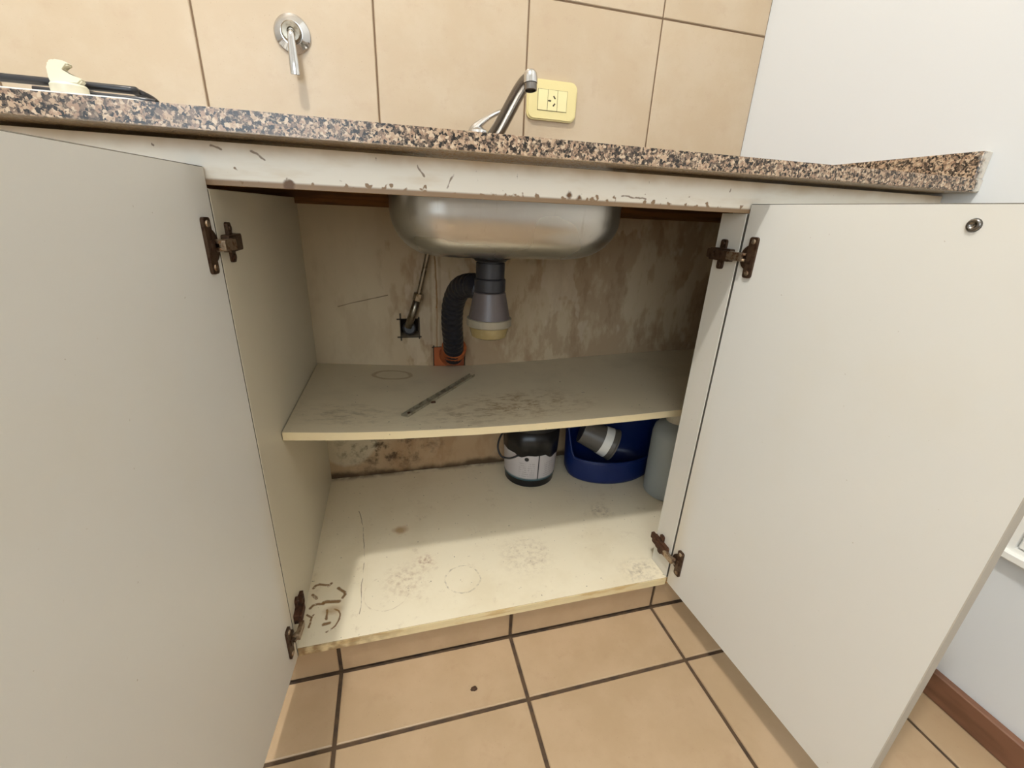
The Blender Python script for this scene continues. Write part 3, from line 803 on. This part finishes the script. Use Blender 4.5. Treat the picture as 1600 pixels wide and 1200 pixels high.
# ------------------------------------------------------------------ things inside
pot = setp(empty('paint_pot', (0.563, 0.45, ZB)), 'black paint pot with a white label standing on the cabinet bottom', 'paint pot')
PC = (0.563, 0.45, 0)
auto_smooth(obj('pail', lathe(bmesh.new(), [(0.069, ZB), (0.0715, ZB + .003), (0.073, ZB + .022), (0.073, 0.113), (0.0775, 0.200), (0.0795, 0.25), (0.0805, 0.285)], PC, (0, 0, 1), 48), m_tar, pot))
auto_smooth(obj('label_band', lathe(bmesh.new(), [(0.0736, 0.113), (0.0742, 0.1135), (0.0782, 0.196), (0.0776, 0.1965)], PC, (0, 0, 1), 64, caps=False), m_label, pot))
obj('lid', lathe(bmesh.new(), [(0.0822, 0.268), (0.0828, 0.27), (0.0828, 0.286), (0.080, 0.290), (0.074, 0.288), (0.0001, 0.287)], PC, (0, 0, 1), 48), m_black, pot)
# tar running over the label, as a scalloped skirt
bm = bmesh.new(); n = 72; ra = []; rb = []
for i in range(n):
    a = 2 * math.pi * i / n
    dip = 0.196 - 0.012 * max(0, math.sin(a * 1 + 3.1 - 1.6)) - 0.004 * math.sin(5 * a) - 0.003 * math.sin(11 * a + 1)
    ra.append(bm.verts.new((PC[0] + 0.0812 * math.cos(a), PC[1] + 0.0812 * math.sin(a), 0.268)))
    rb.append(bm.verts.new((PC[0] + 0.0786 * math.cos(a), PC[1] + 0.0786 * math.sin(a), dip)))
for i in range(n): bm.faces.new((ra[i], ra[(i + 1) % n], rb[(i + 1) % n], rb[i]))
o = obj('tar_skirt', bm, m_tar, pot, smooth=True)
sm = o.modifiers.new('thickness', 'SOLIDIFY'); sm.thickness = 0.0012; sm.offset = 0
obj('emblem', lathe(bmesh.new(), [(0.0001, 0.0012), (0.0062, 0.0010), (0.0062, -0.001)], (PC[0] - 0.0320, PC[1] - 0.0699, 0.1845), (-0.42, -0.9, 0), 16), m_black, pot)
obj('handle', tube(bmesh.new(), catmull([(0.487, 0.428, 0.262), (0.462, 0.408, 0.252), (0.450, 0.392, 0.228), (0.457, 0.380, 0.205), (0.480, 0.374, 0.198), (0.506, 0.374, 0.205)], 8), 0.0028, 10), m_black, pot, smooth=True)

tub = setp(empty('blue_tub', (0.815, 0.435, ZB)), 'blue oval plastic tub with a cut-away front behind the milky jug', 'tub')
bm = bmesh.new(); n = 64; TC = (0.812, 0.435)
def tub_rim(a):
    s = max(0, -math.sin(a + 0.25))
    return 0.318 - 0.155 * min(1, s * 1.8) ** 1.5 if s > 0 else 0.318
levels = 9; rings = []
for k in range(levels + 1):
    t = k / levels; row = []
    for i in range(n):
        a = 2 * math.pi * i / n
        z = ZB + (tub_rim(a) - ZB) * t
        g = 1 + 0.06 * (z - ZB) / 0.23
        e = 0.93 if k == 0 else 1
        row.append(bm.verts.new((TC[0] + 0.138 * g * e * math.cos(a), TC[1] + 0.0915 * g * e * math.sin(a), z + (0.0 if k else 0))))
    rings.append(row)
for a, b in zip(rings, rings[1:]):
    for i in range(n): bm.faces.new((a[i], a[(i + 1) % n], b[(i + 1) % n], b[i]))
bm.faces.new(rings[0])
o = obj('shell', bm, m_blue, tub, smooth=True)
sm = o.modifiers.new('thickness', 'SOLIDIFY'); sm.thickness = 0.003; sm.offset = -1
rp = [(TC[0] + 0.138 * (1 + .06 * (tub_rim(a) - ZB) / .23) * math.cos(a), TC[1] + 0.0915 * (1 + .06 * (tub_rim(a) - ZB) / .23) * math.sin(a), tub_rim(a)) for a in [2 * math.pi * i / n for i in range(n + 1)]]
obj('rim', tube(bmesh.new(), rp, 0.0032, 8, caps=False), m_blue, tub, smooth=True)
cupo = setp(empty('grey_cup', (0.755, 0.41, 0.19)), 'grey plastic cup lying inside the blue tub', 'cup')
axc = Vector((0.86, -0.36, -0.36)).normalized(); cc = Vector((0.716, 0.438, 0.228))
o = auto_smooth(obj('cup_wall', lathe(bmesh.new(), [(0.0001, 0.0), (0.036, 0.0), (0.047, 0.098), (0.049, 0.100), (0.049, 0.104), (0.046, 0.104), (0.035, 0.004), (0.0001, 0.004)], cc, axc, 36, caps=False), m_greycup, cupo))
obj('paper_label', lathe(bmesh.new(), [(0.0437, 0.062), (0.0462, 0.086)], cc, axc, 36, caps=False), m_white, cupo)
jug = setp(empty('milky_jug', (0.925, 0.285, ZB)), 'milky plastic jug with white cap partly behind the cabinet stile', 'jug')
JC = (0.927, 0.288, 0)
auto_smooth(obj('jug_body', lathe(bmesh.new(), [(0.056, ZB), (0.062, ZB + .006), (0.0635, ZB + .02), (0.0635, 0.275), (0.060, 0.293), (0.047, 0.309), (0.030, 0.318), (0.027, 0.322)], JC, (0, 0, 1), 40), m_jug, jug))
obj('cap', lathe(bmesh.new(), [(0.034, 0.316), (0.035, 0.318), (0.034, 0.346), (0.031, 0.349), (0.0001, 0.349)], JC, (0, 0, 1), 28), m_cap, jug)

# metal strip lying on the shelf
st = setp(empty('metal_strip', (0.29, 0.30, 0.43)), 'narrow tarnished metal channel lying diagonally on the shelf', 'metal strip')
a = Vector((0.206, 0.186, 0)); b = Vector((0.386, 0.440, 0))
dirv = (b - a).normalized(); side = Vector((-dirv.y, dirv.x, 0)); W2 = 0.0075
bm = bmesh.new(); N = 14
sec = [(-W2, 0.0006), (-W2, 0.0056), (-W2 + .0014, 0.0056), (-W2 + .0014, 0.0022), (W2 - .0014, 0.0022), (W2 - .0014, 0.0056), (W2, 0.0056), (W2, 0.0006)]
prev = None
for i in range(N + 1):
    p = a + (b - a) * (i / N)
    zc_ = max(shelf_z((p + side * s).x, (p + side * s).y) for s in (-W2, 0, W2))
    row = [bm.verts.new((p.x + side.x * u, p.y + side.y * u, zc_ + h)) for u, h in sec]
    if prev:
        for k in range(len(sec)): bm.faces.new((prev[k], prev[(k + 1) % len(sec)], row[(k + 1) % len(sec)], row[k]))
    else: bm.faces.new(row)
    prev = row
bm.faces.new(list(reversed(prev)))
obj('channel', bm, m_alu, st)
pz = a + (b - a) * 0.05
obj('rivet', lathe(bmesh.new(), [(0.0035, 0.0022), (0.003, 0.004), (0.0001, 0.0045)], (pz.x, pz.y, shelf_z(pz.x, pz.y) + 0.0004), (0, 0, 1), 10), m_rust, st)
pz = a + (b - a) * 0.30 - side * 0.0105
obj('bent_tab', B(pz.x - 0.005, pz.x + 0.005, pz.y - 0.0025, pz.y + 0.0025, shelf_z(pz.x, pz.y) + 0.0006, shelf_z(pz.x, pz.y) + 0.004, bev=0.0008), m_rust, st)

# crumb on the floor
bm = bmesh.new(); bmesh.ops.create_icosphere(bm, subdivisions=2, radius=1)
for v in bm.verts:
    k = 1 + 0.25 * math.sin(9 * v.co.x + 4 * v.co.y) * math.cos(5 * v.co.z + v.co.x)
    v.co = Vector((0.3005 + v.co.x * 0.0062 * k, -0.083 + v.co.y * 0.0042 * k, 0.0022 + max(v.co.z, -0.8) * 0.0026))
setp(obj('dirt_crumb', bm, simple('brown_dirt', (70, 48, 30), 0.9), smooth=True), 'small brown crumb of dirt on the floor tile', 'dirt')

# white framed cover on the right wall beyond the door
cov = setp(empty('wall_cover_panel', (R, -0.42, 0.33)), 'white framed cover panel with a ledge on the wall beyond the right door', 'panel')
obj('ledge', B(R - 0.020, R, -0.80, -0.262, 0.333, 0.347, bev=0.002), m_white, cov)
bm = slab_with_holes(bmesh.new(), [-0.80, -0.775, -0.292, -0.268], [0.347, 0.353, 0.70, 0.725], {(1, 1)}, lambda u, v, t: (t, u, v), R - 0.010, R)
obj('frame', bm, m_white, cov)
obj('inset_panel', B(R - 0.008, R, -0.772, -0.295, 0.356, 0.697, bev=0.001), m_white, cov)

# ceiling lamp base the bulb hangs from
lamp = setp(empty('ceiling_lamp', (LAMP[0], LAMP[1], ZC)), 'plain ceiling lamp holder above the viewer', 'lamp')
auto_smooth(obj('lamp_holder', lathe(bmesh.new(), [(0.05, 0), (0.05, -0.015), (0.022, -0.025), (0.020, -0.06), (0.0001, -0.06)], (LAMP[0], LAMP[1], ZC), (0, 0, 1), 28), m_white, lamp))
